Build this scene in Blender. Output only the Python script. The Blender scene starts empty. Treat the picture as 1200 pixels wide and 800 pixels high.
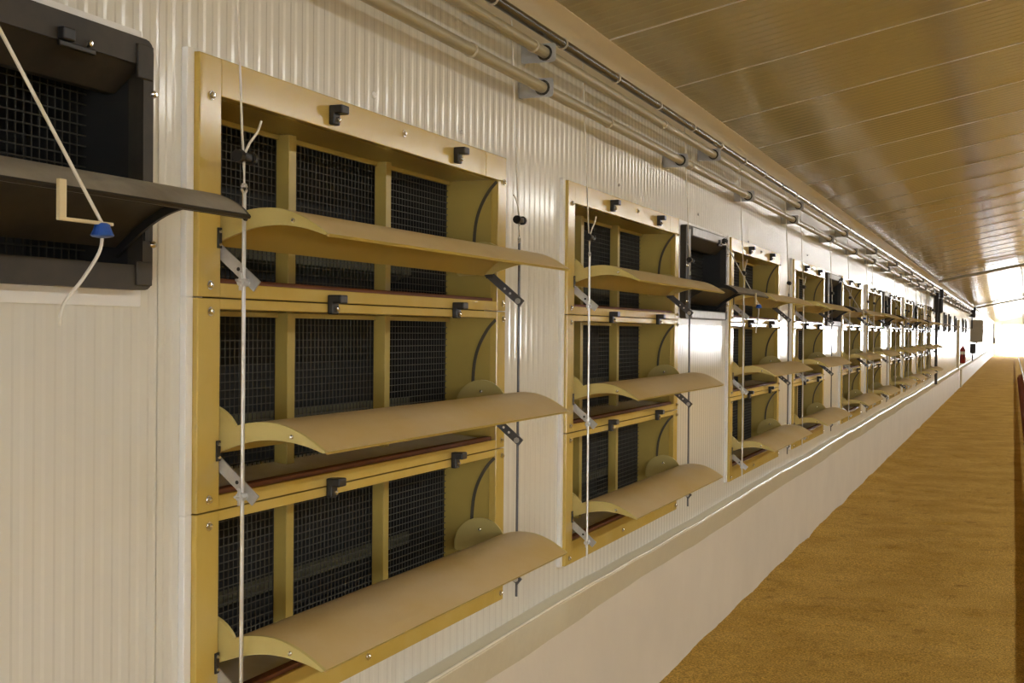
import bpy, bmesh, math, random
from mathutils import Vector, Matrix, noise
random.seed(7)
S = bpy.context.scene
COL = S.collection

# ------------------------------------------------------------------ camera
FPX = 1480.0
YAW = math.atan(587 / FPX); PITCH = -math.atan(12 / FPX); ROLL = math.radians(0.49)
CAMX, CAMZ = 1.525, 1.65
fwd = Vector((-math.sin(YAW) * math.cos(PITCH), math.cos(YAW) * math.cos(PITCH), math.sin(PITCH)))
r0 = Vector((math.cos(YAW), math.sin(YAW), 0)); u0 = r0.cross(fwd)
right = math.cos(ROLL) * r0 + math.sin(ROLL) * u0
up = -math.sin(ROLL) * r0 + math.cos(ROLL) * u0
cd = bpy.data.cameras.new('camera'); cam = bpy.data.objects.new('camera', cd); COL.objects.link(cam)
M = Matrix((right, up, -fwd)).transposed().to_4x4(); M.translation = Vector((CAMX, 0, CAMZ))
cam.matrix_world = M
cd.sensor_fit = 'HORIZONTAL'; cd.sensor_width = 36; cd.lens = FPX / 1200 * 36
cd.clip_start = 0.05; cd.clip_end = 400
cd.dof.use_dof = False
S.camera = cam

# ------------------------------------------------------------------ world, exposure
W = bpy.data.worlds.new('world'); S.world = W; W.use_nodes = True
bg = W.node_tree.nodes['Background']
bg.inputs[0].default_value = (0.93, 0.96, 1.0, 1); bg.inputs[1].default_value = 66.0
S.view_settings.view_transform = 'Standard'; S.view_settings.look = 'None'
S.view_settings.gamma = 1; S.view_settings.use_curve_mapping = False
S.view_settings.exposure = -0.10
S.cycles.use_denoising = True
S.cycles.sample_clamp_indirect = 80.0
S.cycles.max_bounces = 12; S.cycles.diffuse_bounces = 5; S.cycles.glossy_bounces = 6
LAMP_W = 136.0            # one ridge lamp, watts
YEND, YNEAR, XR = 112.0, -8.0, 12.0
def portal(x0, x1, y, z1, facing):          # guides sky sampling through a doorway
    pd = bpy.data.lights.new('doorway_daylight', 'AREA'); pd.shape = 'RECTANGLE'; pd.size = x1 - x0; pd.size_y = z1; pd.cycles.is_portal = True
    po = bpy.data.objects.new('doorway_daylight', pd); COL.objects.link(po)
    po.location = ((x0 + x1) / 2, y, z1 / 2); po.rotation_euler = (math.radians(90 if facing > 0 else -90), 0, 0)
NDOOR = (5.0, 5.85)
for b0, b1 in ((0.72, 3.45), (4.15, 6.9), (7.6, 11.3)): portal(b0, b1, YEND + 0.2, 2.56, -1)
portal(NDOOR[0], NDOOR[1], YNEAR - 0.2, 2.2, 1)

# ------------------------------------------------------------------ materials
def mat(name, col, rough=0.5, var=0.0, vscale=3.0, metal=0.0, spec=0.5, bump=0.0, bscale=40.0, col2=None, stretch=(1, 1, 1), coat=0.0):
    m = bpy.data.materials.new(name); m.use_nodes = True
    nt = m.node_tree; b = nt.nodes['Principled BSDF']
    b.inputs['Roughness'].default_value = rough; b.inputs['Metallic'].default_value = metal
    b.inputs['Specular IOR Level'].default_value = spec
    if coat: b.inputs['Coat Weight'].default_value = coat; b.inputs['Coat Roughness'].default_value = 0.1
    tc = nt.nodes.new('ShaderNodeNewGeometry')
    mp = nt.nodes.new('ShaderNodeMapping'); mp.inputs['Scale'].default_value = stretch
    nt.links.new(tc.outputs['Position'], mp.inputs[0])
    if var > 0 or col2:
        n = nt.nodes.new('ShaderNodeTexNoise'); n.inputs['Scale'].default_value = vscale
        n.inputs['Detail'].default_value = 5; n.inputs['Roughness'].default_value = 0.6
        nt.links.new(mp.outputs[0], n.inputs['Vector'])
        mx = nt.nodes.new('ShaderNodeMix'); mx.data_type = 'RGBA'
        c2 = col2 or tuple(max(0, c * (1 - var)) for c in col)
        ra = nt.nodes.new('ShaderNodeMapRange'); ra.inputs[1].default_value = 0.35; ra.inputs[2].default_value = 0.68
        nt.links.new(n.outputs[0], ra.inputs[0]); nt.links.new(ra.outputs[0], mx.inputs[0])
        mx.inputs[6].default_value = (*col, 1); mx.inputs[7].default_value = (*c2, 1)
        nt.links.new(mx.outputs[2], b.inputs['Base Color'])
    else:
        b.inputs['Base Color'].default_value = (*col, 1)
    if bump > 0:
        n2 = nt.nodes.new('ShaderNodeTexNoise'); n2.inputs['Scale'].default_value = bscale; n2.inputs['Detail'].default_value = 4
        nt.links.new(mp.outputs[0], n2.inputs['Vector'])
        bp = nt.nodes.new('ShaderNodeBump'); bp.inputs['Strength'].default_value = bump; bp.inputs['Distance'].default_value = 0.01
        nt.links.new(n2.outputs[0], bp.inputs['Height']); nt.links.new(bp.outputs[0], b.inputs['Normal'])
    return m

MT = dict(
    wall=mat('painted_steel_wall', (0.76, 0.765, 0.725), 0.125, 0.05, 1.2),
    ceil=mat('painted_steel_ceiling', (0.47, 0.44, 0.29), 0.12, 0.08, 0.8),
    plinth=mat('painted_concrete', (0.76, 0.71, 0.62), 0.55, 0.07, 2.0, bump=0.15, bscale=14),
    fillet=mat('sealed_flashing', (0.72, 0.69, 0.55), 0.4, 0.06, 2.5, bump=0.2, bscale=18),
    bead=mat('sealant_bead', (0.90, 0.87, 0.74), 0.22, 0.08, 5, bump=0.3, bscale=30),
    joint=mat('pale_joint_strip', (0.75, 0.72, 0.66), 0.3),
    cove=mat('cove_trim', (0.72, 0.64, 0.46), 0.4, 0.05, 2),
    yellow=mat('ochre_board', (0.56, 0.405, 0.09), 0.14, 0.16, 4.0, col2=(0.60, 0.455, 0.14)),
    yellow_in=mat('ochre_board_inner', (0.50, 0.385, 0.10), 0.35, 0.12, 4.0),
    flap=mat('dusty_ochre_flap', (0.64, 0.47, 0.19), 0.42, 0.2, 3.0, col2=(0.70, 0.57, 0.36), stretch=(1, 0.6, 1)),
    plate=mat('pale_ochre_plate', (0.62, 0.52, 0.20), 0.3, 0.1, 6),
    brown=mat('brown_rubber', (0.20, 0.065, 0.025), 0.6, 0.3, 10),
    slot=mat('dark_rubber_seal', (0.09, 0.08, 0.055), 0.6),
    sill=mat('dusty_grey_sill', (0.80, 0.80, 0.80), 0.8, 0.15, 8),
    steel_far=mat('steel_far_end_darker', (0.13, 0.135, 0.15), 0.45, 0.2, 20, metal=0.4),  # darker tone than the near-end steel, for far-end struts and rods
    wire=mat('dull_wire', (0.075, 0.072, 0.06), 0.7, 0.2, 10),
    wire_black=mat('black_wire', (0.03, 0.028, 0.022), 0.7),
    dark=mat('black_light_trap', (0.012, 0.013, 0.014), 0.6, 0.4, 6),
    darkgreen=mat('dusty_trap_ledge', (0.13, 0.13, 0.085), 0.8, 0.4, 10),
    black=mat('black_plastic', (0.012, 0.012, 0.013), 0.38),
    inlet=mat('black_moulded_plastic', (0.048, 0.040, 0.028), 0.5, 0.45, 9, col2=(0.02, 0.018, 0.016)),
    inletflap=mat('dusty_dark_plastic', (0.30, 0.28, 0.24), 0.5, 0.4, 7, col2=(0.18, 0.165, 0.14)),
    steel=mat('galvanised_steel', (0.66, 0.67, 0.67), 0.35, 0.12, 20, metal=0.6),
    zinc=mat('zinc_strut', (0.55, 0.56, 0.57), 0.42, 0.2, 25, metal=0.5),
    chrome=mat('bright_screw', (0.75, 0.75, 0.75), 0.2, metal=1.0),
    pipe=mat('cream_pipe', (0.38, 0.345, 0.235), 0.36, 0.08, 4),
    greyplate=mat('grey_bracket', (0.44, 0.46, 0.49), 0.5, 0.1, 8),
    conduit=mat('dark_glossy_tube', (0.045, 0.04, 0.032), 0.16, 0.2, 6),
    ring=mat('pale_ring', (0.62, 0.57, 0.46), 0.35),
    cord=mat('white_cord', (0.78, 0.77, 0.72), 0.6),
    white=mat('white_sealant', (0.85, 0.86, 0.86), 0.35),
    blue=mat('blue_plastic', (0.02, 0.09, 0.42), 0.4),
    cream=mat('cream_plastic', (0.70, 0.60, 0.38), 0.5),
    red=mat('red_enamel', (0.28, 0.02, 0.015), 0.3),
    redpan=mat('red_plastic_pan', (0.28, 0.06, 0.02), 0.45, 0.3, 20),
    cabinet=mat('grey_cabinet', (0.42, 0.40, 0.34), 0.45, 0.08, 4),
    motor=mat('dark_motor', (0.03, 0.03, 0.035), 0.45, 0.3, 12),
    endwall=mat('pale_end_wall', (0.62, 0.70, 0.78), 0.4, 0.05, 1),
    hose=mat('pale_hose', (0.6, 0.66, 0.72), 0.3),
    label=mat('paper_label', (0.75, 0.72, 0.6), 0.6),
    apron=mat('pale_concrete', (0.7, 0.69, 0.66), 0.8, 0.1, 0.5),
    lampbody=mat('lamp_housing', (0.7, 0.7, 0.7), 0.4),
)
def emat(name, col, st):
    m = bpy.data.materials.new(name); m.use_nodes = True
    b = m.node_tree.nodes['Principled BSDF']
    b.inputs['Base Color'].default_value = (*col, 1)
    b.inputs['Emission Color'].default_value = (*col, 1); b.inputs['Emission Strength'].default_value = st
    return m

def litter_material():
    m = bpy.data.materials.new('dry_litter'); m.use_nodes = True
    nt = m.node_tree; b = nt.nodes['Principled BSDF']; b.inputs['Roughness'].default_value = 0.9
    b.inputs['Specular IOR Level'].default_value = 0.15
    g = nt.nodes.new('ShaderNodeNewGeometry')
    def nz(sc, det, rough=0.6):
        n = nt.nodes.new('ShaderNodeTexNoise'); n.inputs['Scale'].default_value = sc
        n.inputs['Detail'].default_value = det; n.inputs['Roughness'].default_value = rough
        nt.links.new(g.outputs['Position'], n.inputs['Vector']); return n
    big = nz(1.6, 6); fine = nz(95, 4, 0.8); mid = nz(22, 4)
    ramp = nt.nodes.new('ShaderNodeValToRGB')
    ramp.color_ramp.elements[0].position = 0.30; ramp.color_ramp.elements[0].color = (0.56, 0.34, 0.058, 1)
    ramp.color_ramp.elements[1].position = 0.68; ramp.color_ramp.elements[1].color = (0.76, 0.50, 0.125, 1)
    nt.links.new(big.outputs[0], ramp.inputs[0])
    fr = nt.nodes.new('ShaderNodeValToRGB')
    fr.color_ramp.elements[0].position = 0.41; fr.color_ramp.elements[0].color = (0.42, 0.38, 0.32, 1)
    fr.color_ramp.elements[1].position = 0.60; fr.color_ramp.elements[1].color = (1.3, 1.27, 1.2, 1)
    nt.links.new(fine.outputs[0], fr.inputs[0])
    mul = nt.nodes.new('ShaderNodeMix'); mul.data_type = 'RGBA'; mul.blend_type = 'MULTIPLY'; mul.inputs[0].default_value = 0.85
    nt.links.new(ramp.outputs[0], mul.inputs[6]); nt.links.new(fr.outputs[0], mul.inputs[7])
    # darker scratched patches
    pt = nz(5.5, 3, 0.55)
    mr = nt.nodes.new('ShaderNodeMapRange'); mr.inputs[1].default_value = 0.60; mr.inputs[2].default_value = 0.74
    nt.links.new(pt.outputs[0], mr.inputs[0])
    dk = nt.nodes.new('ShaderNodeMix'); dk.data_type = 'RGBA'; dk.blend_type = 'MULTIPLY'
    nt.links.new(mr.outputs[0], dk.inputs[0]); nt.links.new(mul.outputs[2], dk.inputs[6]); dk.inputs[7].default_value = (0.66, 0.62, 0.58, 1)
    nt.links.new(dk.outputs[2], b.inputs['Base Color'])
    bp = nt.nodes.new('ShaderNodeBump'); bp.inputs['Strength'].default_value = 0.9; bp.inputs['Distance'].default_value = 0.012
    sm = nt.nodes.new('ShaderNodeMath'); sm.operation = 'ADD'
    nt.links.new(fine.outputs[0], sm.inputs[0]); nt.links.new(mid.outputs[0], sm.inputs[1])
    nt.links.new(sm.outputs[0], bp.inputs['Height']); nt.links.new(bp.outputs[0], b.inputs['Normal'])
    return m
MT['litter'] = litter_material()

# ------------------------------------------------------------------ mesh helpers
def curve3(pts, n=5):
    P = [Vector(p) for p in pts]; out = []
    for i in range(len(P) - 1):
        p0, p1, p2, p3 = P[max(i - 1, 0)], P[i], P[i + 1], P[min(i + 2, len(P) - 1)]
        for k in range(n):
            t = k / n
            out.append(0.5 * ((2 * p1) + (p2 - p0) * t + (2 * p0 - 5 * p1 + 4 * p2 - p3) * t * t + (3 * p1 - p0 - 3 * p2 + p3) * t ** 3))
    return out + [P[-1]]
class MB:
    def __init__(s): s.v = []; s.f = []; s.smooth = False
    def add(s, vs, fs):
        o = len(s.v); s.v += [tuple(p) for p in vs]; s.f += [tuple(i + o for i in f) for f in fs]; return s
    def box(s, x0, x1, y0, y1, z0, z1):
        v = [(x, y, z) for x in (x0, x1) for y in (y0, y1) for z in (z0, z1)]
        return s.add(v, [(0, 1, 3, 2), (4, 6, 7, 5), (0, 4, 5, 1), (2, 3, 7, 6), (0, 2, 6, 4), (1, 5, 7, 3)])
    def bbox(s, x0, x1, y0, y1, z0, z1, b=0.003):
        bm = bmesh.new(); bmesh.ops.create_cube(bm, size=1)
        for v in bm.verts:
            v.co = Vector(((x0 + x1) / 2 + v.co.x * (x1 - x0), (y0 + y1) / 2 + v.co.y * (y1 - y0), (z0 + z1) / 2 + v.co.z * (z1 - z0)))
        bmesh.ops.bevel(bm, geom=bm.edges[:], offset=b, segments=2, affect='EDGES', profile=0.5)
        bm.verts.index_update(); s.add([v.co for v in bm.verts], [[v.index for v in f.verts] for f in bm.faces]); bm.free(); return s
    def prism(s, pts, y0, y1, axis='y'):
        n = len(pts)
        a = [(p[0], y0, p[1]) for p in pts] + [(p[0], y1, p[1]) for p in pts]
        if axis == 'x': a = [(q[1], q[0], q[2]) for q in a]
        f = [tuple(range(n)), tuple(range(2 * n - 1, n - 1, -1))]
        f += [(i, n + i, n + (i + 1) % n, (i + 1) % n) for i in range(n)]
        return s.add(a, f)
    def tube(s, path, r, n=8, caps=True):
        P = [Vector(p) for p in path]; rings = []
        for i, p in enumerate(P):
            t = (P[min(i + 1, len(P) - 1)] - P[max(i - 1, 0)]).normalized()
            a = t.cross(Vector((0, 0, 1)))
            if a.length < 0.05: a = t.cross(Vector((1, 0, 0)))
            a.normalize(); b2 = t.cross(a)
            rr = r[i] if isinstance(r, (list, tuple)) else r
            rings.append([p + rr * (math.cos(2 * math.pi * k / n) * a + math.sin(2 * math.pi * k / n) * b2) for k in range(n)])
        v = [q for R in rings for q in R]; f = []
        for i in range(len(P) - 1):
            for k in range(n):
                f.append((i * n + k, i * n + (k + 1) % n, (i + 1) * n + (k + 1) % n, (i + 1) * n + k))
        if caps: f.append(tuple(range(n - 1, -1, -1))); f.append(tuple(range((len(P) - 1) * n, len(P) * n)))
        return s.add(v, f)
    def lathe(s, prof, c=(0, 0, 0), n=14, axis='z'):
        v = []; f = []
        for (r, h) in prof:
            for k in range(n):
                a = 2 * math.pi * k / n; p = (r * math.cos(a), r * math.sin(a), h)
                if axis == 'x': p = (h, p[0], p[1])
                if axis == 'y': p = (p[0], h, p[1])
                v.append((p[0] + c[0], p[1] + c[1], p[2] + c[2]))
        for i in range(len(prof) - 1):
            for k in range(n): f.append((i * n + k, i * n + (k + 1) % n, (i + 1) * n + (k + 1) % n, (i + 1) * n + k))
        f.append(tuple(range(n - 1, -1, -1))); f.append(tuple(range((len(prof) - 1) * n, len(prof) * n)))
        return s.add(v, f)
    def mesh(s, name, m, smooth=False):
        me = bpy.data.meshes.new(name); me.from_pydata(s.v, [], s.f); me.materials.append(MT[m] if isinstance(m, str) else m)
        bm = bmesh.new(); bm.from_mesh(me); bmesh.ops.recalc_face_normals(bm, faces=bm.faces[:]); bm.to_mesh(me); bm.free()
        if smooth:
            me.polygons.foreach_set('use_smooth', [True] * len(me.polygons))
            try: me.set_sharp_from_angle(angle=math.radians(35))
            except Exception: pass
        return me

def link(name, me, parent=None, loc=(0, 0, 0), rot=None):
    o = bpy.data.objects.new(name, me); COL.objects.link(o); o.location = loc
    if rot: o.rotation_euler = rot
    if parent: o.parent = parent
    return o
def thing(name, label, cat, loc=(0, 0, 0), group=None, me=None):
    o = link(name, me, None, loc); o['label'] = label; o['category'] = cat
    if group: o['group'] = group
    return o
def struct(name, me, parent=None, loc=(0, 0, 0)):
    o = link(name, me, parent, loc)
    if parent is None: o['kind'] = 'structure'
    return o
def plain(name): return link(name, None)

# ------------------------------------------------------------------ layout
PER = 5.075                                   # a pair of stacks and one black inlet repeat at this step
WALLTOP = 2.70
def cz(x): return 2.725 + 0.21 * (x if x <= XR / 2 else XR - x)     # ceiling underside
STK = []
for k in range(5): STK += [2.095 + PER * k, 4.325 + PER * k]         # ten stacks of yellow inlets
SW = 1.628                                    # stack width
BLK = [0.985 + PER * k for k in range(5)]     # black inlets between the stacks
BLKFAR = [28.35, 31.35, 33.7, 37.1, 43.0, 45.6, 60.5, 64, 68, 72.5, 77.5, 83, 89, 96]
BW, BZ0, BZ1 = 0.955, 1.72, 2.182
OPEN = [(s + 0.05, s + SW - 0.042, 0.855, 2.15) for s in STK] + [(b + 0.05, b + BW - 0.008, BZ0 + 0.022, BZ1 - 0.027) for b in BLK + BLKFAR]

# ------------------------------------------------------------------ setting: left wall, ribbed panels cut round the inlets
PITCHR = 0.05
RIB = [(0.0, 0.0), (0.020, 0.0), (0.027, -0.0011), (0.042, -0.0011)]
def rib_strip(mb, y0, y1, z0, z1):
    ys = [y0]
    k = math.floor(y0 / PITCHR) - 1
    while k * PITCHR < y1 + PITCHR:
        for (d, x) in RIB:
            yy = k * PITCHR + d
            if y0 + 1e-4 < yy < y1 - 1e-4: ys.append(yy)
        k += 1
    ys.append(y1)
    def h(y):
        d = y - math.floor(y / PITCHR + 1e-6) * PITCHR
        pr = RIB + [(PITCHR, 0.0)]
        for a, b in zip(pr[:-1], pr[1:]):
            if a[0] - 1e-6 <= d <= b[0] + 1e-6: return a[1] + (b[1] - a[1]) * (d - a[0]) / (b[0] - a[0])
        return 0.0
    v = []
    for y in ys: v += [(h(y), y, z0), (h(y), y, z1)]
    mb.add(v, [(2 * i, 2 * i + 2, 2 * i + 3, 2 * i + 1) for i in range(len(ys) - 1)])
def wall_panel(y0, y1):
    g = 0.0008; a, b = y0 + g, y1 - g
    br = sorted({a, b} | {q for o in OPEN for q in o[:2] if a < q < b})
    mb = MB()
    for p, q in zip(br[:-1], br[1:]):
        mid = (p + q) / 2
        ho = [(o[2], o[3]) for o in OPEN if o[0] < mid < o[1]]
        if ho: z0, z1 = ho[0]; rib_strip(mb, p, q, 0.66, z0); rib_strip(mb, p, q, z1, WALLTOP)
        else: rib_strip(mb, p, q, 0.66, WALLTOP)
    for e in (y0 + g, y1 - g):                # returned edge at the joint
        pass
    return mb
core = MB()
brk = sorted({YNEAR, YEND} | {q for o in OPEN for q in o[:2]})
for p_, q_ in zip(brk[:-1], brk[1:]):
    ho = [o for o in OPEN if o[0] < (p_ + q_) / 2 < o[1]]
    for z0_, z1_ in ([(0.30, ho[0][2]), (ho[0][3], 2.76)] if ho else [(0.30, 2.76)]): core.box(-0.09, -0.006, p_, q_, z0_, z1_)
wl = struct('wall_left', core.mesh('wall_left', 'wall'))
plainpanel = None
yk = int(YNEAR)
while yk < YEND:
    y0, y1 = float(yk), float(yk + 1)
    hit = any(o[0] < y1 and o[1] > y0 for o in OPEN)
    if not hit:
        if plainpanel is None: plainpanel = wall_panel(0.0, 1.0) if not any(o[0] < 1 and o[1] > 0 for o in OPEN) else wall_panel(y0, y1); pbase = 0.0 if not any(o[0] < 1 and o[1] > 0 for o in OPEN) else y0; plainme = plainpanel.mesh('wall_panel', 'wall')
        link('wall_panel', plainme, wl, (0, y0 - pbase, 0))
    else:
        link('wall_panel', wall_panel(y0, y1).mesh('wall_panel', 'wall'), wl)
    yk += 1
jm = MB().box(-0.006, -0.0030, -0.012, 0.012, 0.63, WALLTOP).mesh('panel_joint', 'wall')
for yk in range(int(YNEAR) + 1, int(YEND)):
    if any(o[0] - 0.02 < yk < o[1] + 0.02 for o in OPEN): continue
    link('panel_joint', jm, wl, (0, yk, 0))

sc_ = MB().lathe([(0.009, -0.002), (0.009, 0.003), (0.005, 0.007), (0.002, 0.008)], (0, 0, 0), 8, 'x').mesh('screw', 'white', True)
sd_ = MB().lathe([(0.007, -0.002), (0.007, 0.003), (0.004, 0.006)], (0, 0, 0), 8, 'x').mesh('screw', 'zinc', True)
for k_, (y_, z_) in enumerate(((2.872, 2.251), (3.42, 2.237), (5.028, 2.258), (6.446, 2.264), (7.79, 2.216), (10.186, 2.273), (12.9, 2.25), (15.1, 2.25))):
    link('screw', sc_ if k_ == 0 else sd_, wl, (0, y_, z_))

# plinth below the ribbed panels and the lipped flashing over it
struct('baseboard_left', MB().box(-0.1, 0.0, YNEAR, YEND, -0.3, 0.60).mesh('plinth', 'plinth'))
fy = [YNEAR + i * 0.2 for i in range(int((YEND - YNEAR) / 0.2) + 1)]
def fz(y): return 0.004 * math.sin(y * 1.7) + 0.006 * noise.noise(Vector((y * 2.1, 0, 3))) + 0.003 * noise.noise(Vector((y * 7, 0, 8)))
vv = []; ff = []
for i, y in enumerate(fy):
    d = fz(y); e_ = fz(y + 40)
    vv += [(0.0005, y, 0.700 + d), (0.036, y, 0.690 + d), (0.044, y, 0.685 + d), (0.046, y, 0.678 + d), (0.0005, y, 0.553 + 1.5 * e_)]
    if i:
        o = 5 * (i - 1); ff += [(o + j, o + 5 + j, o + 6 + j, o + 1 + j) for j in range(4)]
bead = MB().tube([(0.043, y, 0.6875 + fz(y)) for y in fy], [0.0058 + 0.002 * noise.noise(Vector((y * 5, 1, 0))) for y in fy], 8)
struct('trim_2', bead.mesh('sealant_bead', 'bead', True))
struct('trim_1', MB().add(vv, ff).mesh('flashing', 'fillet', True))

# cove between wall and ceiling
cv = [(-0.003, 2.62), (0.004, 2.635), (0.03, 2.69), (0.07, 2.724), (0.105, cz(0.105) - 0.003), (0.10, cz(0.1) + 0.01), (-0.003, 2.75)]
struct('trim_3', MB().prism(cv, YNEAR, YEND).mesh('cove', 'cove', True))

# ceiling panels with cross ribs and recessed joints, both slopes
def ceil_panel(xa, xb):
    mb = MB(); W_ = 0.975; n = 12; p = W_ / n
    prof = [(0.0, 0.012), (0.004, 0.0)]
    for i in range(n):
        y = 0.004 + i * (W_ - 0.008) / n; q = (W_ - 0.008) / n
        prof += [(y + 0.62 * q, 0.0), (y + 0.70 * q, 0.0018), (y + 0.92 * q, 0.0018), (y + q, 0.0)]
    prof += [(W_, 0.012)]
    v = []
    for (y, dz) in prof: v += [(xa, y, cz(xa) + dz), (xb, y, cz(xb) + dz)]
    mb.add(v, [(2 * i, 2 * i + 1, 2 * i + 3, 2 * i + 2) for i in range(len(prof) - 1)])
    return mb
cl = struct('ceiling', MB().prism([(-0.1, cz(-.1) + 0.012), (6, cz(6) + 0.012), (12.1, cz(12.1) + 0.012), (12.1, cz(12.1) + 0.1), (6, cz(6) + 0.1), (-0.1, cz(-.1) + 0.1)], YNEAR, YEND + 0.2).mesh('ceiling_back', 'ceil'))
cm1 = ceil_panel(0.08, 5.99).mesh('ceiling_panel', 'ceil'); cm2 = ceil_panel(6.01, 11.98).mesh('ceiling_panel', 'ceil')
cj = MB().prism([(0.09, cz(0.09) + 0.012), (5.98, cz(5.98) + 0.012), (5.98, cz(5.98) - 0.003), (0.09, cz(0.09) - 0.003)], -0.0065, -0.0015).mesh('joint_strip', 'joint')
CP = 0.983; y = 4.555 - 13 * CP
while y < YEND - CP:
    link('ceiling_panel', cm1, cl, (0, y, 0)); link('ceiling_panel', cm2, cl, (0, y, 0)); link('joint_strip', cj, cl, (0, y, 0)); y += CP

# opposite wall, end walls
wr = MB()
wr.box(XR, XR + 0.08, YNEAR, YEND, -0.3, 2.76)
struct('wall_right', wr.mesh('wall_right', 'wall'))
DZ1 = 2.56
BAYS = [(0.72, 3.45), (4.15, 6.9), (7.6, 11.3)]
we = MB(); xe = [-0.1] + [q for b_ in BAYS for q in b_] + [XR + 0.08]
for p_, q_ in zip(xe[0::2], xe[1::2]): we.box(p_, q_, YEND, YEND + 0.12, -0.3, DZ1)
we.prism([(-0.1, DZ1), (12.08, DZ1), (12.08, cz(12.08) + .05), (6, cz(6) + .05), (-0.1, cz(-0.1) + .05)], YEND, YEND + 0.12)
struct('wall_end', we.mesh('wall_end', 'endwall'))
for i_, (p_, q_) in enumerate(BAYS):
    dfm = MB()
    dfm.bbox(p_ - 0.10, p_ + 0.05, YEND - 0.06, YEND + 0.14, 0, DZ1 + 0.1, 0.01); dfm.bbox(q_ - 0.05, q_ + 0.10, YEND - 0.06, YEND + 0.14, 0, DZ1 + 0.1, 0.01)
    dfm.bbox(p_ - 0.10, q_ + 0.1, YEND - 0.06, YEND + 0.14, DZ1 - 0.05, DZ1 + 0.10, 0.01)
    struct('door_%d' % (i_ + 1), dfm.mesh('door_frame', 'endwall'))
wn = MB().box(-0.1, NDOOR[0], YNEAR - 0.1, YNEAR, -0.3, 2.2).box(NDOOR[1], 12.1, YNEAR - 0.1, YNEAR, -0.3, 2.2)
wn.prism([(-0.1, 2.2), (12.1, 2.2), (12.1, cz(12)), (6, cz(6) + .03), (-0.1, cz(0))], YNEAR - 0.1, YNEAR)
struct('wall_near', wn.mesh('wall_near', 'wall'))
dn = MB().bbox(NDOOR[0] - 0.06, NDOOR[0] + 0.03, YNEAR - 0.12, YNEAR + 0.03, 0, 2.25, 0.01).bbox(NDOOR[1] - 0.03, NDOOR[1] + 0.06, YNEAR - 0.12, YNEAR + 0.03, 0, 2.25, 0.01)
dn.bbox(NDOOR[0] - 0.06, NDOOR[1] + 0.06, YNEAR - 0.12, YNEAR + 0.03, 2.17, 2.26, 0.01)
struct('door_4', dn.mesh('door_frame', 'endwall'))
struct('ground_entrance', MB().box(-20, 30, YNEAR - 30, YNEAR - 0.1, -0.4, -0.05).mesh('apron_near', 'apron'))
struct('ground_outside', MB().box(-40, 50, YEND + 0.1, YEND + 80, -0.4, -0.05).mesh('apron', 'apron'))

# litter floor
def lh(x, y):
    a = 0.008 * noise.noise(Vector((x * 0.9, y * 0.7, 0))) + 0.003 * noise.noise(Vector((x * 3.1, y * 2.6, 5))) + 0.005 * noise.noise(Vector((x * 8.5, y * 8, 9))) + 0.004 * noise.noise(Vector((x * 16, y * 15, 2)))
    d = noise.noise(Vector((x * 4.3, y * 3.4, 20)))
    if d > 0.38: a -= 0.04 * (d - 0.38)        # scratched hollows
    if x < 0.35: a += 0.022 * (1 - max(0, x - 0.05) / 0.3) * (0.5 + noise.noise(Vector((0, y * 1.3, 30))))
    return a
xs = [-0.02 + i * 0.03 for i in range(61)] + [1.90 + i * 0.35 for i in range(30)]
ysl = []; y = -7.9
while y < YEND + 0.3:
    ysl.append(y); y += 0.6 if y < 3 else 0.035 if y < 12 else 0.06 if y < 20 else 0.12 if y < 40 else 0.5
v = [(x, y, lh(x, y)) for y in ysl for x in xs]; n = len(xs)
f = [(j * n + i, j * n + i + 1, (j + 1) * n + i + 1, (j + 1) * n + i) for j in range(len(ysl) - 1) for i in range(n - 1)]
struct('floor', MB().add(v, f).mesh('litter', 'litter', True))

# ------------------------------------------------------------------ yellow air inlets
OW0, OW1 = 0.076, 1.560                         # opening, measured from the stack's near edge
XF = 0.025                                      # front of the boards
XM = -0.150                                     # wire mesh
ZO = 0.379                                      # opening height
ME = {}
def cache(key, fn):
    if key not in ME: ME[key] = fn()
    return ME[key]
def smooth_curve(pts, n=5):
    out = []
    P = [Vector((p[0], p[1])) for p in pts]
    for i in range(len(P) - 1):
        p0, p1, p2, p3 = P[max(i - 1, 0)], P[i], P[i + 1], P[min(i + 2, len(P) - 1)]
        for k in range(n):
            t = k / n
            out.append(0.5 * ((2 * p1) + (p2 - p0) * t + (2 * p0 - 5 * p1 + 4 * p2 - p3) * t * t + (3 * p1 - p0 - 3 * p2 + p3) * t ** 3))
    out.append(P[-1]); return [(q.x, q.y) for q in out]
TOPC = smooth_curve([(-0.020, 0.084), (0.020, 0.122), (0.064, 0.143), (0.109, 0.151), (0.157, 0.149), (0.2, 0.136), (0.235, 0.118), (0.268, 0.097)])
LOWC = smooth_curve([(0.262, 0.094), (0.228, 0.105), (0.189, 0.113), (0.149, 0.116), (0.109, 0.113), (0.069, 0.104), (0.010, 0.084)])
def offset_curve(c, d):
    out = []
    for i, p in enumerate(c):
        a = c[max(i - 1, 0)]; b = c[min(i + 1, len(c) - 1)]
        t = Vector((b[0] - a[0], b[1] - a[1])).normalized(); out.append((p[0] + t.y * d, p[1] - t.x * d))
    return out
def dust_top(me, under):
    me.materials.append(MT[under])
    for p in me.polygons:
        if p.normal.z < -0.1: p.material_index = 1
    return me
def sheet_mesh(y0, y1, m, th=0.007, key='flap', sc=1.0):
    top = [(a * sc, b) for a, b in TOPC]; low = offset_curve(top, th)
    mb = MB().prism(top + low[::-1], y0, y1)
    return dust_top(mb.mesh(key, m, True), 'yellow_in')
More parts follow.
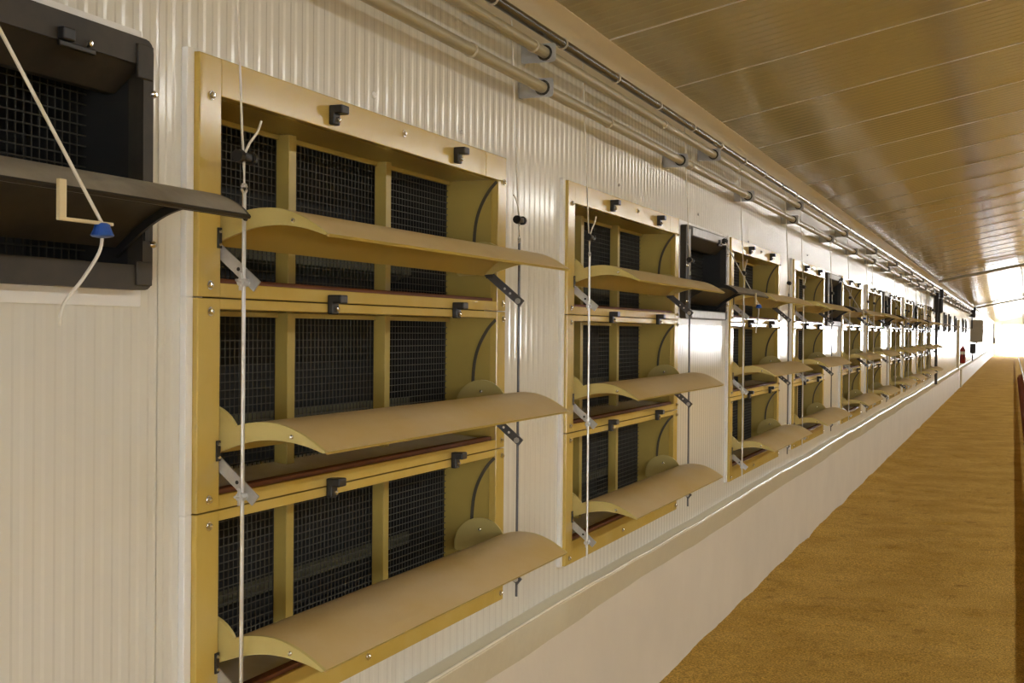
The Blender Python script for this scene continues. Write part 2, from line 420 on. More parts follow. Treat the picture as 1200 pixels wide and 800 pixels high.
def plate_pts():
    c = (-0.020, 0.098); r = 0.088
    ang = [math.radians(a) for a in range(28, 196, 8)]
    disc = [(c[0] + r * math.cos(a), c[1] + r * math.sin(a)) for a in ang]
    topo = [p for p in TOPC if p[0] > 0.062]
    return topo[::-1] + disc + [(-0.10, 0.080)] + LOWC[::-1][:1] + LOWC[::-1][1:]
PLATE = plate_pts()
def mk(key, mat_, smooth, fn):
    def go():
        mb = MB(); fn(mb); return mb.mesh(key[0] if isinstance(key, tuple) else key, mat_, smooth)
    return cache(key, go)

ORD = ['nearest', 'second', 'third', 'fourth', 'fifth', 'sixth', 'seventh', 'eighth', 'ninth', 'farthest']
LEV = ['top', 'middle', 'bottom']
ZB = [1.743, 1.311, 0.879]
def air_inlet(si, lev):
    y0 = STK[si]; far = si >= 6
    zt = {0: 0.457, 1: 0.4015, 2: 0.4015}[lev]; zb = {0: -0.0305, 1: -0.0305, 2: -0.082}[lev]
    place = {0: 'beside the large black inlet at the left', 1: 'with a black inlet on its far side'}.get(si, 'along the wall')
    t = thing('air_inlet', f'{LEV[lev]} yellow air inlet with open flap in the {ORD[si]} stack {"from the camera" if si else "to the camera"}', 'air inlet', (0, y0, ZB[lev]), 'yellow air inlets on the wall')
    g = 0.0012
    # boards of the frame
    def P(name, key, m, fn, smooth=False, par=None, loc=(0, 0, 0)):
        return link(name, mk(key, m, smooth, fn), par or t, loc)
    P('frame_stile', ('frame_stile', 'n', lev), 'yellow', lambda b: b.bbox(0.0005, XF, 0, OW0, zb + g, zt - g, 0.0025))
    P('frame_stile', ('frame_stile', 'f', lev), 'yellow', lambda b: b.bbox(0.0005, XF, OW1, SW, zb + g, (ZO if lev == 0 else zt - g), 0.0025))
    if lev == 0:
        P('frame_rail', ('frame_rail', 't0'), 'yellow', lambda b: b.bbox(0.0005, XF - .0005, OW0, 1.462, ZO, zt - g, 0.002))
        P('frame_rail', ('frame_rail', 't1'), 'yellow', lambda b: b.bbox(0.0005, XF - .0005, 1.4635, SW, ZO, zt - g, 0.002))
    else:
        P('frame_rail', ('frame_rail', 'u'), 'yellow', lambda b: b.bbox(0.0005, XF - .0005, OW0, OW1, ZO, zt - g, 0.002))
    P('frame_rail', ('frame_rail', 'b', lev), 'yellow', lambda b: b.bbox(0.0005, XF - .0005, OW0, OW1, zb + g, 0, 0.002))
    # box behind the boards
    P('side_panel', ('side_panel', 'n'), 'yellow_in', lambda b: b.box(XM - 0.003, 0.0005, OW0 - 0.014, OW0 - 0.002, -0.005, ZO + 0.004))
    P('side_panel', ('side_panel', 'f'), 'yellow_in', lambda b: b.box(XM - 0.003, 0.0005, OW1 + 0.002, OW1 + 0.014, -0.005, ZO + 0.004))
    P('top_board', 'top_board', 'yellow_in', lambda b: b.box(XM - 0.02, 0.0005, OW0 - 0.002, OW1 + 0.002, ZO + 0.001, ZO + 0.014))
    P('bottom_board', 'bottom_board', 'sill', lambda b: b.prism([(XM - 0.02, -0.012), (0.0005, -0.012), (0.0005, -0.001), (XM - 0.02, 0.018)], OW0 - 0.002, OW1 + 0.002))
    P('seal_strip', 'seal_strip', 'brown', lambda b: b.bbox(-0.012, 0.014, OW0 + 0.001, OW1 - 0.012, -0.001, 0.010, 0.002))
    for j, (a0, a1) in enumerate(((0.552, 0.586), (1.062, 1.094))):
        P('mullion', ('mullion', j), 'yellow_in', lambda b: b.bbox(XM + 0.004, XM + 0.040, a0, a1, 0.002, ZO, 0.0015))
    if si >= 1:
        P('mullion', ('mullion', 'e'), 'yellow_in', lambda b: b.bbox(XM + 0.004, XM + 0.040, OW0, OW0 + 0.018, 0.002, ZO, 0.0015))
    P('top_batten', 'top_batten', 'yellow_in', lambda b: b.bbox(XM + 0.002, XM + 0.012, OW0, OW1, ZO - 0.012, ZO, 0.001))
    def wires(b):
        r = 0.0011; st = 0.019
        for i in range(int((OW1 - OW0) / st) + 1):
            yy = OW0 + 0.006 + i * st
            if yy < OW1: b.box(XM - r, XM + r, yy - r, yy + r, 0.004, ZO)
        for i in range(int(ZO / st) + 1):
            zz = 0.008 + i * st
            if zz < ZO: b.box(XM + r, XM + 3 * r, OW0, OW1, zz - r, zz + r)
    w = P('wire_mesh', 'wire_mesh', 'wire', wires); w['kind'] = 'stuff'
    def trap(b):
        x = XM - 0.02
        za, zc = -0.022, ZO + 0.026
        b.box(x - 0.20, x - 0.19, OW0 - 0.03, OW1 + 0.03, za, zc)
        b.box(x - 0.19, -0.03, OW0 - 0.024, OW0 - 0.014, za, zc); b.box(x - 0.19, -0.03, OW1 + 0.014, OW1 + 0.024, za, zc)
        b.box(x - 0.19, -0.03, OW0 - 0.014, OW1 + 0.014, ZO + 0.015, zc); b.box(x - 0.19, -0.03, OW0 - 0.014, OW1 + 0.014, za, -0.0125)
    P('light_trap', 'light_trap', 'dark', trap)
    P('trap_ledge', 'trap_ledge', 'darkgreen', lambda b: b.prism([(XM - 0.2, 0.10), (XM - 0.13, 0.125), (XM - 0.13, 0.085), (XM - 0.2, 0.06)], OW0 - 0.01, OW1 + 0.01))
    # curved guide slots
    AR = smooth_curve([(0.020, 0.374), (-0.007, 0.345), (-0.034, 0.298), (-0.050, 0.247), (-0.056, 0.186), (-0.054, 0.150)], 4)
    def slot(b, ya, yb): b.prism(offset_curve(AR, -0.0048) + offset_curve(AR, 0.0048)[::-1], ya, yb)
    P('guide_slot', ('guide_slot', 'f'), 'slot', lambda b: slot(b, OW1 - 0.0015, OW1 + 0.0025))
    P('guide_slot', ('guide_slot', 'n'), 'slot', lambda b: slot(b, OW0 - 0.0025, OW0 - 0.0005))
    # flap
    fl = link('flap', cache('flap', lambda: sheet_mesh(OW0 + 0.018, OW1 - 0.018, 'flap')), t)
    jit = random.uniform(-0.018, 0.018) if si else 0.0
    def ep(b, ya, yb): b.prism(PLATE, ya, yb)
    P('end_plate', ('end_plate', 'n'), 'plate', lambda b: ep(b, OW0 + 0.008, OW0 + 0.018), par=fl)
    P('end_plate', ('end_plate', 'f'), 'plate', lambda b: ep(b, OW1 - 0.018, OW1 - 0.008), par=fl)
    P('stiffener', 'stiffener', 'yellow', lambda b: b.prism([(0.105, 0.118), (0.150, 0.118), (0.155, 0.141), (0.100, 0.142)], OW0 + 0.55, OW0 + 0.575), par=fl)
    P('screw', ('screw', 'pn'), 'chrome', lambda b: b.lathe([(0.005, OW0 + 0.008), (0.005, OW0 + 0.005), (0.002, OW0 + 0.003)], (0.19, 0, 0.124), 8, 'y'), par=fl)
    P('screw', ('screw', 'pf'), 'chrome', lambda b: b.lathe([(0.005, OW1 - 0.018), (0.005, OW1 - 0.021), (0.002, OW1 - 0.023)], (-0.02, 0, 0.150), 8, 'y'), par=fl)
    # hinge plates and struts
    P('hinge_plate', ('hinge_plate', 'n'), 'black', lambda b: b.bbox(XF, XF + 0.004, OW0 - 0.014, OW0 - 0.001, 0.070, 0.112, 0.001))
    for zz in (0.078, 0.104):
        P('screw', ('screw', 'h', zz), 'chrome', lambda b: b.lathe([(0.004, XF + 0.004), (0.003, XF + 0.007)], (0, OW0 - 0.0075, zz), 8, 'x'))
    P('hinge_plate', ('hinge_plate', 'f'), 'black', lambda b: b.bbox(-0.012, 0.012, OW1 - 0.006, OW1 - 0.001, 0.072, 0.100, 0.001))
    def strut(b, yy):
        a = Vector((0.0, 0.082)); e = Vector((0.100, 0.0)); d = (e - a).normalized(); nn = Vector((-d.y, d.x)) * 0.0125
        a2 = a - d * 0.012; e2 = e + d * 0.012
        b.prism([tuple(a2 - nn), tuple(e2 - nn), tuple(e2 + nn), tuple(a2 + nn)], yy - 0.002, yy + 0.002)
    sn = P('strut', ('strut', 'n'), 'zinc', lambda b: strut(b, OW0 + 0.004))
    sf = P('strut', ('strut', 'f'), 'steel_far', lambda b: strut(b, OW1 - 0.004))
    def holes(b, yy, yb):
        a = Vector((0.0, 0.082)); e = Vector((0.100, 0.0))
        for q in ((0.52, 0.70) if yy > 1 else (0.66,)): p = a.lerp(e, q); b.lathe([(0.0042, yy), (0.0042, yb)], (p.x, 0, p.y), 8, 'y')
    P('strut_holes', ('strut_holes', 'n'), 'black', lambda b: holes(b, OW0 + 0.0015, OW0 + 0.0018), par=sn)
    P('strut_holes', ('strut_holes', 'f'), 'white', lambda b: holes(b, OW1 - 0.0065, OW1 - 0.0062), par=sf)
    # latches on the upper rail
    for j, ly in enumerate((0.520, 1.232)):
        lz = ZO + (0.034 if lev == 0 else 0.020)
        def latch(b):
            b.bbox(XF - 0.0005, XF + 0.016, -0.013, 0.015, -0.024, 0.022, 0.003)
            b.bbox(XF + 0.010, XF + 0.036, -0.013, 0.022, 0.002, 0.022, 0.003)
        lt = P('latch', 'latch', 'black', latch, loc=(0, ly, lz))
        P('screw', ('screw', 'l'), 'chrome', lambda b: b.lathe([(0.007, XF + 0.016), (0.006, XF + 0.021), (0.002, XF + 0.023)], (0, 0.003, -0.012), 8, 'x'), par=lt)
    # bolts
    bl = [(0.040, zt - 0.082 if lev == 0 else zt - 0.028), (0.038, zb + 0.025), (1.606, (ZO - 0.002) if lev == 0 else zt - 0.024), (1.603, zb + 0.024)]
    if lev == 0: bl += [(0.90, ZO + 0.047)]
    if lev == 2: bl += [(0.72, -0.05)]
    for (by, bz) in bl:
        P('bolt', 'bolt', 'chrome', lambda b: (b.lathe([(0.010, XF - .0005), (0.010, XF + 0.002), (0.0065, XF + 0.0022), (0.006, XF + 0.007), (0.003, XF + 0.0085)], (0, 0, 0), 8, 'x')), loc=(0, by, bz))
    P('sealant_line', ('sealant_line', lev), 'white', lambda b: b.bbox(-0.001, 0.014, -0.024, -0.0008, zb, zt + (0.004 if lev == 0 else 0), 0.002))
    return t
for si in range(10):
    for lev in range(3): air_inlet(si, lev)

# ------------------------------------------------------------------ lifting rods with their cords
def lifting_rod(si, near):
    y0 = STK[si]; x = 0.086
    yr = y0 + (OW0 - 0.006 if near else OW1 + 0.003); xr = 0.084 if near else 0.096
    zt = 1.925
    side = 'near' if near else 'far'
    t = thing('lifting_rod', f'thin steel rod and cord at the {side} end of the {ORD[si]} yellow inlet stack', 'rod', (xr, yr, 0.825), 'lifting rods of the yellow inlets')
    P = lambda name, key, m, fn, sm=True: link(name, mk(key, m, sm, fn), t)
    H = zt - 0.825
    P('shaft', ('shaft', near), 'steel' if near else 'steel_far', lambda b: b.tube([(0, 0, 0), (0, 0, H)], 0.0042, 8))
    def eye(b):
        b.tube([(0, 0.009 * math.sin(a), H + 0.008 - 0.009 * math.cos(a)) for a in [i * math.pi / 5 for i in range(11)]], 0.0028, 6)
    P('eye', 'eye', 'steel', eye)
    up = 0.025
    P('cord', 'cord', 'cord', lambda b: (b.tube([(0, 0, H + 0.01), (-0.003, 0.003, H + 0.06), (-0.006, 0.0, H + 0.12), (-0.034, 0, 2.66 - 0.825)], 0.0024, 6), b.tube([(0, 0, H + 0.01), (0.002, -0.005, H + 0.05), (-0.003, 0, H + 0.085)], 0.0024, 6)))
    if near:
        P('cord_tail', 'cord_tail_n', 'cord', lambda b: b.tube(curve3([(0.0, 0.0, H + 0.075), (0.004, 0.012, H + 0.10), (0.006, 0.036, H + 0.125), (0.008, 0.048, H + 0.150)]), 0.0026, 6))
    else:
        P('cord_tail', 'cord_tail_f', 'cord', lambda b: b.tube(curve3([(0.0, 0.0, H + 0.075), (0.002, -0.02, H + 0.11), (0.003, -0.045, H + 0.135), (0.004, -0.062, H + 0.142)]), 0.0022, 6))
    def clamp(b):
        b.bbox(-0.012, 0.012, -0.012, 0.012, H + 0.062, H + 0.078, 0.003)
        b.lathe([(0.013, -0.030), (0.014, -0.018), (0.007, -0.016), (0.007, 0.016), (0.014, 0.018), (0.013, 0.027)], (0.002, 0, H + 0.070), 10, 'y')
    P('cord_clamp', 'cord_clamp', 'black', clamp)
    for k, zb in enumerate(ZB):
        def nut(b):
            b.lathe([(0.009, -0.012), (0.009, 0.012)], (0, 0, zb + 0.001 - 0.825), 8, 'y')
            s = 1 if not near else -1
            b.bbox(-0.003, 0.003, s * 0.012 - 0.002, s * 0.012 + 0.002, zb - 0.825 - 0.016, zb - 0.825 + 0.020, 0.001)
            b.tube([(0, s * 0.01, zb - 0.825), (0.004, s * 0.032, zb - 0.825 + 0.004)], 0.003, 6)
        P('wing_nut', ('wing_nut', near, k), 'steel', nut)
    return t
for si in range(10):
    lifting_rod(si, True); lifting_rod(si, False)

# ------------------------------------------------------------------ black plastic inlets
def rrect(y0, y1, z0, z1, r, n=4):
    pts = []
    for cy, cz_, a0 in ((y1 - r, z1 - r, 0), (y0 + r, z1 - r, 90), (y0 + r, z0 + r, 180), (y1 - r, z0 + r, 270)):
        for k in range(n + 1):
            a = math.radians(a0 + 90 * k / n); pts.append((cy + r * math.cos(a), cz_ + r * math.sin(a)))
    return pts
def ring_frame(b, out, inn, x0, x1):
    n = len(out)
    v = [(x1, *p) for p in out] + [(x1, *p) for p in inn] + [(x0, *p) for p in out] + [(x0, *p) for p in inn]
    f = []
    for i in range(n):
        j = (i + 1) % n
        f += [(i, j, n + j, n + i), (i, 2 * n + i, 2 * n + j, j), (n + i, n + j, 3 * n + j, 3 * n + i), (2 * n + i, 3 * n + i, 3 * n + j, 2 * n + j)]
    b.add(v, f)
BH = BZ1 - BZ0
BFC = smooth_curve([(-0.02, 0.085), (0.04, 0.128), (0.10, 0.158), (0.16, 0.171), (0.21, 0.172), (0.25, 0.161), (0.28, 0.146), (0.298, 0.130)])
BFC = [(p[0] * 0.92, p[1]) for p in BFC]
def black_inlet(y0, label, idx, detail=True):
    t = thing('black_inlet', label, 'air inlet', (0, y0, BZ0), 'black plastic air inlets')
    P = lambda name, key, m, fn, sm=False, par=None: link(name, mk(key, m, sm, fn), par or t)
    xf = 0.034
    ia, ib, iz0, iz1 = 0.075, BW - 0.029, 0.045, BH - 0.05
    P('frame', 'bi_frame', 'inlet', lambda b: ring_frame(b, rrect(0, BW, 0, BH, 0.022), rrect(ia, ib, iz0, iz1, 0.004), 0.0005, xf), True)
    def box(b):
        b.box(-0.14, 0.0, ia - 0.012, ia - 0.002, iz0, iz1); b.box(-0.14, 0.0, ib + 0.002, ib + 0.012, iz0, iz1)
        b.box(-0.14, 0.0, ia - 0.012, ib + 0.012, iz0 - 0.012, iz0 - 0.001); b.box(-0.14, 0.0, ia - 0.012, ib + 0.012, iz1 + 0.001, iz1 + 0.012)
        b.box(-0.26, -0.25, ia - 0.02, ib + 0.02, iz0 - 0.02, iz1 + 0.02)
        b.box(-0.25, -0.02, ia - 0.02, ia - 0.012, iz0 - 0.02, iz1 + 0.02); b.box(-0.25, -0.02, ib + 0.012, ib + 0.02, iz0 - 0.02, iz1 + 0.02)
        b.box(-0.25, -0.02, ia - 0.012, ib + 0.012, iz0 - 0.02, iz0 - 0.012); b.box(-0.25, -0.02, ia - 0.012, ib + 0.012, iz1 + 0.012, iz1 + 0.02)
    P('housing', 'bi_housing', 'dark', box)
    if not detail: 
        P('flap', 'bi_flap_far', 'inletflap', lambda b: b.prism([(p[0] * 1.08, p[1] + 0.02) for p in TOPC] + [(p[0] * 1.08, p[1] + 0.02) for p in offset_curve(TOPC, 0.008)[::-1]], ia + 0.01, ib - 0.005), True)
        return t
    P('seal_plate', 'bi_seal', 'white', lambda b: ring_frame(b, rrect(-0.022, BW + 0.004, -0.030, BH + 0.022, 0.004), rrect(0.0, BW - 0.02, 0.004, BH - 0.004, 0.004), -0.002, 0.004))
    P('hood', 'bi_hood', 'inlet', lambda b: b.prism([(xf - 0.002, iz1 + 0.014), (xf - 0.002, iz1 + 0.002), (-0.03, iz1 - 0.048), (-0.05, iz1 - 0.048), (-0.05, iz1 + 0.014)], ia + 0.002, ib - 0.002))
    def corner(b, ya, yb, za, zb): b.bbox(xf - 0.002, xf + 0.005, ya, yb, za, zb, 0.002)
    P('corner_block', 'bi_c1', 'inlet', lambda b: corner(b, BW - 0.05, BW - 0.006, BH - 0.075, BH - 0.012))
    P('corner_block', 'bi_c3', 'inlet', lambda b: corner(b, BW - 0.05, BW - 0.006, 0.008, 0.052))
    P('top_plate', 'bi_topplate', 'zinc' if idx else 'inlet', lambda b: b.bbox(xf - 0.001, xf + 0.006, 0.12, BW - 0.06, BH - 0.046, BH - 0.006, 0.002)) if idx else None
    P('sill_plate', 'bi_sillplate', 'zinc', lambda b: b.bbox(xf - 0.001, xf + 0.005, 0.12, BW - 0.06, 0.006, 0.042, 0.002)) if idx else None
    P('jamb_strip', 'bi_jamb', 'zinc', lambda b: b.bbox(xf - 0.001, xf + 0.005, 0.052, 0.072, 0.02, BH - 0.02, 0.002)) if idx else None
    def grid(b):
        r = 0.0013
        for i in range(int((ib - ia) / 0.0195)):
            yy = ia + 0.01 + i * 0.0195; b.box(-0.10 - r, -0.10 + r, yy - r, yy + r, iz0, iz1)
        for i in range(int((iz1 - iz0) / 0.0195)):
            zz = iz0 + 0.01 + i * 0.0195; b.box(-0.10 + r, -0.10 + 3 * r, ia, ib, zz - r, zz + r)
    g = P('wire_mesh', 'bi_grid', 'wire_black', grid); g['kind'] = 'stuff'
    kn = P('latch', 'bi_latch', 'black', lambda b: (b.bbox(xf - 0.001, xf + 0.014, 0.70, 0.73, BH - 0.050, BH - 0.028, 0.003), b.bbox(xf - 0.001, xf + 0.006, 0.70, 0.79, BH - 0.060, BH - 0.050, 0.002)))
    P('screw', 'bi_screw', 'chrome', lambda b: b.lathe([(0.007, xf), (0.006, xf + 0.008), (0.003, xf + 0.01)], (0, 0.775, BH - 0.042), 8, 'x'), par=kn)
    for k, (yy, zz) in enumerate(((BW - 0.002, BH - 0.098), (BW - 0.002, 0.085), (0.012, BH - 0.2), (0.012, 0.085))):
        P('bolt', ('bi_bolt', k), 'chrome', lambda b: b.lathe([(0.0085, 0.012), (0.0085, 0.034), (0.0065, 0.040), (0.003, 0.043)], (0, yy, zz), 10, 'x'), True)
    P('hinge_plate', 'bi_hinge', 'black', lambda b: b.bbox(xf, xf + 0.004, ib + 0.002, ib + 0.014, 0.090, 0.130, 0.001))
    # flap, tipped a little upward
    def flp(b):
        pts = BFC
        b.prism(pts + offset_curve(pts, 0.010)[::-1], ia + 0.012, ib - 0.014)
    first = 'bi_flap' not in ME
    fl = P('flap', 'bi_flap', 'inletflap', flp, True)
    if first: dust_top(fl.data, 'inlet')
    def fend(b, ya, yb):
        pts = BFC
        b.prism(pts + [(p[0], p[1] - 0.018 * (1 - (max(0, p[0]) / 0.295) ** 2)) for p in offset_curve(pts, 0.010)[::-1]], ya, yb)
    P('flap_rib', 'bi_fr1', 'black', lambda b: fend(b, ib - 0.020, ib - 0.012), True, fl)
    P('flap_rib', 'bi_fr2', 'black', lambda b: fend(b, ia + 0.004, ia + 0.012), True, fl)
    P('flap_lip', 'bi_lip', 'black', lambda b: b.tube([(0.271, ia + 0.006, 0.128), (0.271, ib - 0.012, 0.128)], 0.0045, 6), True, fl)
    # stick, blue cord grip, cord
    yc = 0.50 if idx == 0 else 0.56
    bx, by, bz = 0.285, yc + 0.012, 0.074
    P('stick', ('bi_stick', idx > 0), 'cream', lambda b: (b.bbox(bx - 0.004, bx + 0.003, by - 0.092, by - 0.078, bz + 0.010, bz + 0.064, 0.001), b.bbox(bx - 0.004, bx + 0.003, by - 0.092, by + 0.022, bz + 0.006, bz + 0.011, 0.001)))
    P('cord_grip', ('bi_grip', idx > 0), 'blue', lambda b: b.lathe([(0.007, 0.009), (0.011, 0.007), (0.013, 0.0), (0.017, -0.009), (0.015, -0.011), (0.005, -0.013)], (bx, by, bz), 16, 'z'))
    top = (0.06, 0.50, BH - 0.02) if idx == 0 else (0.052, BW - 0.16, BH - 0.03)
    if idx == 0: top = (0.337, -0.389, 1.058)      # pulley screwed under the ceiling
    P('cord', ('bi_cord', idx > 0), 'cord', lambda b: (b.tube([Vector(top), Vector((bx, by, bz + 0.008))], 0.0027, 6), b.tube(curve3([(bx, by, bz - 0.010), (bx + 0.001, by - 0.008, bz - 0.035), (bx + 0.003, by - 0.045, bz - 0.075), (bx + 0.004, by - 0.085, bz - 0.112), (bx + 0.004, by - 0.093, bz - 0.142)]), 0.0027, 6)), True)
    pul = P('pulley', ('bi_pulley', idx > 0), 'black', lambda b: b.lathe([(0.012, -0.008), (0.016, -0.006), (0.010, 0.0), (0.016, 0.006), (0.012, 0.008)], top, 12, 'y'), True)
    return t
BO = ['first black plastic inlet with a dark flap at the left edge', 'second black inlet from the left, right of the second yellow stack', 'third black inlet from the left, right of the fourth yellow stack', 'fourth black inlet from the left, right of the sixth yellow stack', 'fifth black inlet from the left, right of the eighth yellow stack']
for k, yb in enumerate(BLK): black_inlet(yb, BO[k], k)
FO = ['first', 'second', 'third', 'fourth', 'fifth', 'sixth', 'first', 'second', 'third', 'fourth', 'fifth', 'sixth', 'seventh', 'last']
for k, yb in enumerate(BLKFAR):
    lab = f'{FO[k]} small black inlet past the last yellow stack, before the grey cabinet' if k < 6 else f'{FO[k]} tiny black inlet on the far wall beyond the grey cabinet'
    black_inlet(yb, lab, 1, False)

# ------------------------------------------------------------------ pipes along the top of the wall
def wall_pipe(name, label, z, x, r, by, m, rings, step):
    t = thing(name, label, 'pipe', (x, YNEAR + 9.2, z))
    y00 = YNEAR + 9.2; L = YEND - 12 - y00
    link('tube', MB().tube([(0, 0, 0), (0, L, 0)], r, 16).mesh('tube', m, True), t)
    rg = MB().lathe([(r + 0.0005, -0.004), (r + 0.004, -0.003), (r + 0.004, 0.003), (r + 0.0005, 0.004)], (0, 0, 0), 14, 'y').mesh('collar', rings, True)
    y = step * 0.6
    while y < min(L, 60): link('collar', rg, t, (0, y, 0)); y += step
    return t, y00
br = MB()
def bracket_mesh():
    b = MB()
    h, xo = 0.031, 0.122
    out = rrect(0.002, xo, -h, h, 0.010, 3)
    b.prism(out, -0.0015, 0.0015)
    b.box(0.001, 0.004, -0.0015, 0.030, -h, h)
    return b.mesh('bracket', 'greyplate')
bme = bracket_mesh()
lug = MB().lathe([(0.022, -0.004), (0.026, -0.003), (0.026, 0.003), (0.022, 0.004)], (0.084, 0, 0), 14, 'y').mesh('grommet', 'conduit', True)
def with_brackets(t, y00, x, ys):
    for y in ys:
        o = link('bracket', bme, t, (-x, y - y00, 0)); link('grommet', lug, o)
tl, ya = wall_pipe('wall_pipe', 'lower of the two cream pipes on grey brackets above the inlets', 2.448, 0.084, 0.0185, None, 'pipe', 'ring', 1.31)
with_brackets(tl, ya, 0.084, [2.13, 3.885, 5.73, 7.34, 8.95, 10.83] + [10.83 + 1.75 * k for k in range(1, 24)])
tu, ya = wall_pipe('wall_pipe', 'upper of the two cream pipes on grey brackets above the inlets', 2.566, 0.084, 0.0185, None, 'pipe', 'ring', 1.62)
with_brackets(tu, ya, 0.084, [1.2, 3.905, 6.42, 9.18] + [9.18 + 2.65 * k for k in range(1, 16)])
wall_pipe('dark_tube', 'dark glossy tube with pale rings running just under the ceiling cove', 2.628, 0.092, 0.0175, None, 'conduit', 'ring', 0.62)

# ------------------------------------------------------------------ far fittings on the wall
def winch(y, z0, z1, label, polelow):
    t = thing('winch', label, 'winch', (0, y, z0))
    H = z1 - z0
    link('back_plate', MB().bbox(0.052, 0.062, -0.25, 0.30, 0.0, H, 0.003).mesh('back_plate', 'motor'), t)
    link('gear_housing', MB().bbox(0.062, 0.15, -0.16, 0.20, 0.04, H * 0.85, 0.015).mesh('gear_housing', 'motor'), t)
    link('motor', MB().lathe([(0.02, 0), (0.05, 0.02), (0.055, 0.05), (0.055, 0.26), (0.045, 0.29), (0.02, 0.30)], (0.17, 0.02, 0.02), 16).mesh('motor', 'motor', True), t)
    link('switch_box', MB().bbox(0.16, 0.235, -0.08, 0.10, H * 0.66, H * 0.66 + 0.17, 0.01).mesh('switch_box', 'motor'), t)
    link('chain', MB().tube([(0.21, 0, H * 0.66), (0.21, 0, -0.25)], 0.006, 6).mesh('chain', 'zinc'), t)
    link('pole', MB().tube([(0.10, 0.1, 0.06), (0.10, 0.1, polelow - z0)], 0.028, 10).mesh('pole', 'motor', True), t)
    for zz in (0.08, H - 0.08): link('standoff', MB().box(0.001, 0.053, -0.23, -0.19, zz - 0.02, zz + 0.02).mesh('standoff', 'motor'), t)
    return t
winch(26.55, 2.06, 2.56, 'dark motor winch under the pipes above the last yellow stacks', 0.66)
winch(50.0, 2.28, 2.66, 'small dark motor winch under the ceiling above the grey cabinet', 1.9)
def cross_shaft(y, label, n):
    t = thing('cross_shaft', label, 'shaft', (0, y, 0))
    for j, dy in enumerate([0.0, 0.9][:n]):
        link('tube', MB().tube([(0.16, dy, cz(0.16) - 0.07), (5.9, dy, cz(5.9) - 0.07)], 0.028, 10).mesh('tube', 'zinc', True), t)
    for x in (1.0, 2.6, 4.2, 5.6):
        link('hanger', MB().box(x - 0.01, x + 0.01, -0.01, 0.01, cz(x) - 0.07, cz(x) - 0.001).mesh('hanger', 'zinc'), t)
    return t
cross_shaft(26.0, 'nearer thin steel shaft crossing under the ceiling from the winch', 1)
cross_shaft(51.0, 'farther pair of steel shafts crossing under the ceiling', 2)

t = thing('control_cabinet', 'grey control cabinet sticking out from the far wall', 'cabinet', (0, 52.5, 1.36))
link('body', MB().bbox(0.002, 0.42, 0.0, 0.75, 0.0, 0.88, 0.02).mesh('body', 'cabinet'), t)
dr = link('door', MB().bbox(0.415, 0.44, 0.02, 0.73, 0.02, 0.86, 0.008).mesh('door', 'cabinet'), t)
link('handle', MB().bbox(0.44, 0.46, 0.08, 0.11, 0.40, 0.52, 0.005).mesh('handle', 'black'), dr)
link('cable_gland', MB().lathe([(0.03, -0.06), (0.035, -0.05), (0.035, 0.0)], (0.2, 0.2, 0), 10).mesh('cable_gland', 'black'), t)
t = thing('junction_box', 'black junction box with a drop pipe below the grey cabinet', 'box', (0, 51.9, 0.66))
link('body', MB().bbox(0.0, 0.20, -0.12, 0.22, 0.28, 0.66, 0.02).mesh('body', 'motor'), t)
link('drop_pipe', MB().tube([(0.08, 0.05, 0.0), (0.08, 0.05, 0.3)], 0.025, 10).mesh('drop_pipe', 'motor', True), t)

# fire extinguisher
t = thing('fire_extinguisher', 'red fire extinguisher hanging on the far wall', 'extinguisher', (0.10, 41.0, 0.79))
link('cylinder', MB().lathe([(0.075, 0.0), (0.085, 0.015), (0.085, 0.40), (0.075, 0.45), (0.04, 0.49), (0.028, 0.50)], (0, 0, 0), 18).mesh('cylinder', 'red', True), t)
link('label_band', MB().lathe([(0.086, 0.27), (0.086, 0.36)], (0, 0, 0), 18).mesh('label_band', 'label', True), t)
vl = link('valve', MB().lathe([(0.03, 0.495), (0.03, 0.53), (0.018, 0.545), (0.018, 0.57)], (0, 0, 0), 12).mesh('valve', 'black', True), t)
link('lever', MB().bbox(-0.012, 0.012, -0.03, 0.09, 0.565, 0.585, 0.004).mesh('lever', 'black'), vl)
link('hose', MB().tube([(0, -0.02, 0.54), (0.03, -0.09, 0.52), (0.05, -0.115, 0.42), (0.04, -0.105, 0.25), (0.03, -0.098, 0.12)], 0.012, 8).mesh('hose', 'black', True), t)
link('bracket', MB().box(-0.098, -0.07, -0.04, 0.04, 0.28, 0.34).mesh('bracket', 'steel'), t)

t = thing('wall_post', 'slim beige trunking post on the wall left of the fire extinguisher', 'post', (0, 39.3, 0.64))
link('trunking', MB().bbox(0.001, 0.07, -0.12, 0.12, 0.0, 1.45, 0.01).mesh('trunking', 'cove'), t)
link('drop_pipe', MB().tube([(0.085, 1.0, -0.55), (0.085, 1.0, -0.02)], 0.03, 8).mesh('drop_pipe', 'fillet', True), t)
t = thing('end_cable_box', 'dark cable box at the far end of the wall', 'box', (0, 108, 1.0))
link('body', MB().bbox(0.003, 0.22, -0.2, 0.2, 0.0, 0.45, 0.02).mesh('body', 'motor'), t)
link('cable', MB().tube([(0.1, 0, 0.45), (0.1, 0, 1.6)], 0.05, 8).mesh('cable', 'motor', True), t)

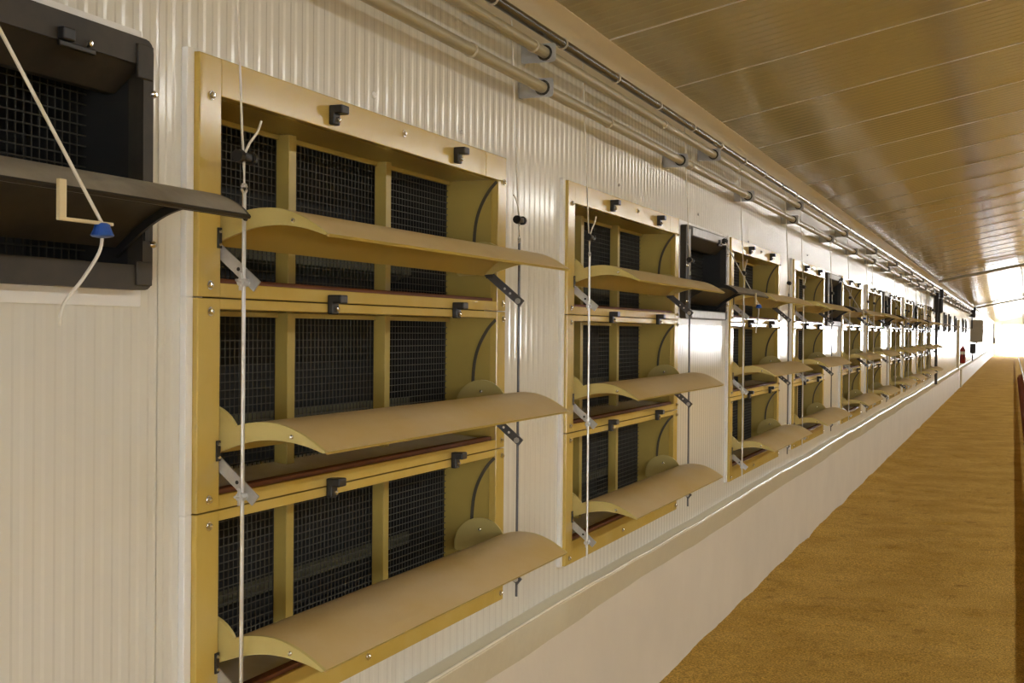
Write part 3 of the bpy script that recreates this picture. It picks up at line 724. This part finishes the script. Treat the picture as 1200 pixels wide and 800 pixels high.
# feeding line at the right edge
PX = 1.87
t = thing('feed_pipe', 'grey feed pipe running along the litter at the right edge', 'pipe', (PX, 6, 0.235))
link('tube', MB().tube([(0, 0, 0), (0, 92, 0)], 0.028, 10).mesh('tube', 'greyplate', True), t)
for k in range(30):
    link('hanger', mk('hanger_wire', 'steel', False, lambda b: b.tube([(0, 0, 0.02), (0, 0, cz(PX) - 0.24)], 0.0025, 5)), t, (0, 1.5 + 3 * k, 0))
pan = MB().lathe([(0.10, 0.0), (0.165, 0.012), (0.19, 0.055), (0.185, 0.06), (0.155, 0.02), (0.05, 0.045)], (0, 0, 0), 18).mesh('pan', 'redpan', True)
def grill_fn(b):
    for k in range(12):
        a = 2 * math.pi * k / 12
        b.tube([(0.185 * math.cos(a), 0.185 * math.sin(a), 0.058), (0.12 * math.cos(a), 0.12 * math.sin(a), 0.15), (0.04 * math.cos(a), 0.04 * math.sin(a), 0.18)], 0.005, 5)
    b.lathe([(0.03, 0.05), (0.035, 0.17), (0.03, 0.205)], (0, 0, 0), 10)
grill = mk('grill', 'redpan', True, grill_fn)
for k in range(56):
    p = thing('feeder_pan', 'red feeder pan hanging below the feed pipe at the right edge', 'feeder pan', (PX, 7.0 + 0.8 * k, 0.02), 'feeder pans on the feed pipe')
    link('pan', pan, p); link('grill', grill, p)
t = thing('water_hose', 'pale hanging hose loop at the upper right edge', 'hose', (1.725, 30, 1.8))
link('tube', MB().tube([(-0.03, 0, 1.27), (0.0, 0, 0.8), (0.0, 0, 0.25), (0.03, 0, 0.06), (0.12, 0, 0.0), (0.3, 0, 0.0)], 0.016, 10).mesh('tube', 'hose', True), t)

# ------------------------------------------------------------------ ridge lamps
lb = MB().bbox(-0.09, 0.09, -2.25, 2.25, 0.03, 0.09, 0.015).mesh('housing', 'lampbody')
lt_ = MB().tube([(0, -2.2, 0.0), (0, 2.2, 0.0)], 0.02, 8).mesh('tube', emat('lamp_tube', (1.0, 0.93, 0.80), 1.0), True)
k = 0; y = -4.0
while y < 108:
    t = thing('ridge_lamp', 'tube lamp under the roof ridge', 'lamp', (6.0, y, 3.86), 'lamps under the ridge')
    link('housing', lb, t); link('tube', lt_, t)
    ld = bpy.data.lights.new('lamp_light', 'AREA'); ld.shape = 'RECTANGLE'; ld.size = 0.22; ld.size_y = 4.4
    ld.energy = LAMP_W; ld.color = (1.0, 0.985, 0.93)
    lo = link('lamp_light', ld, t, (0, 0, -0.03))
    y += 5.0
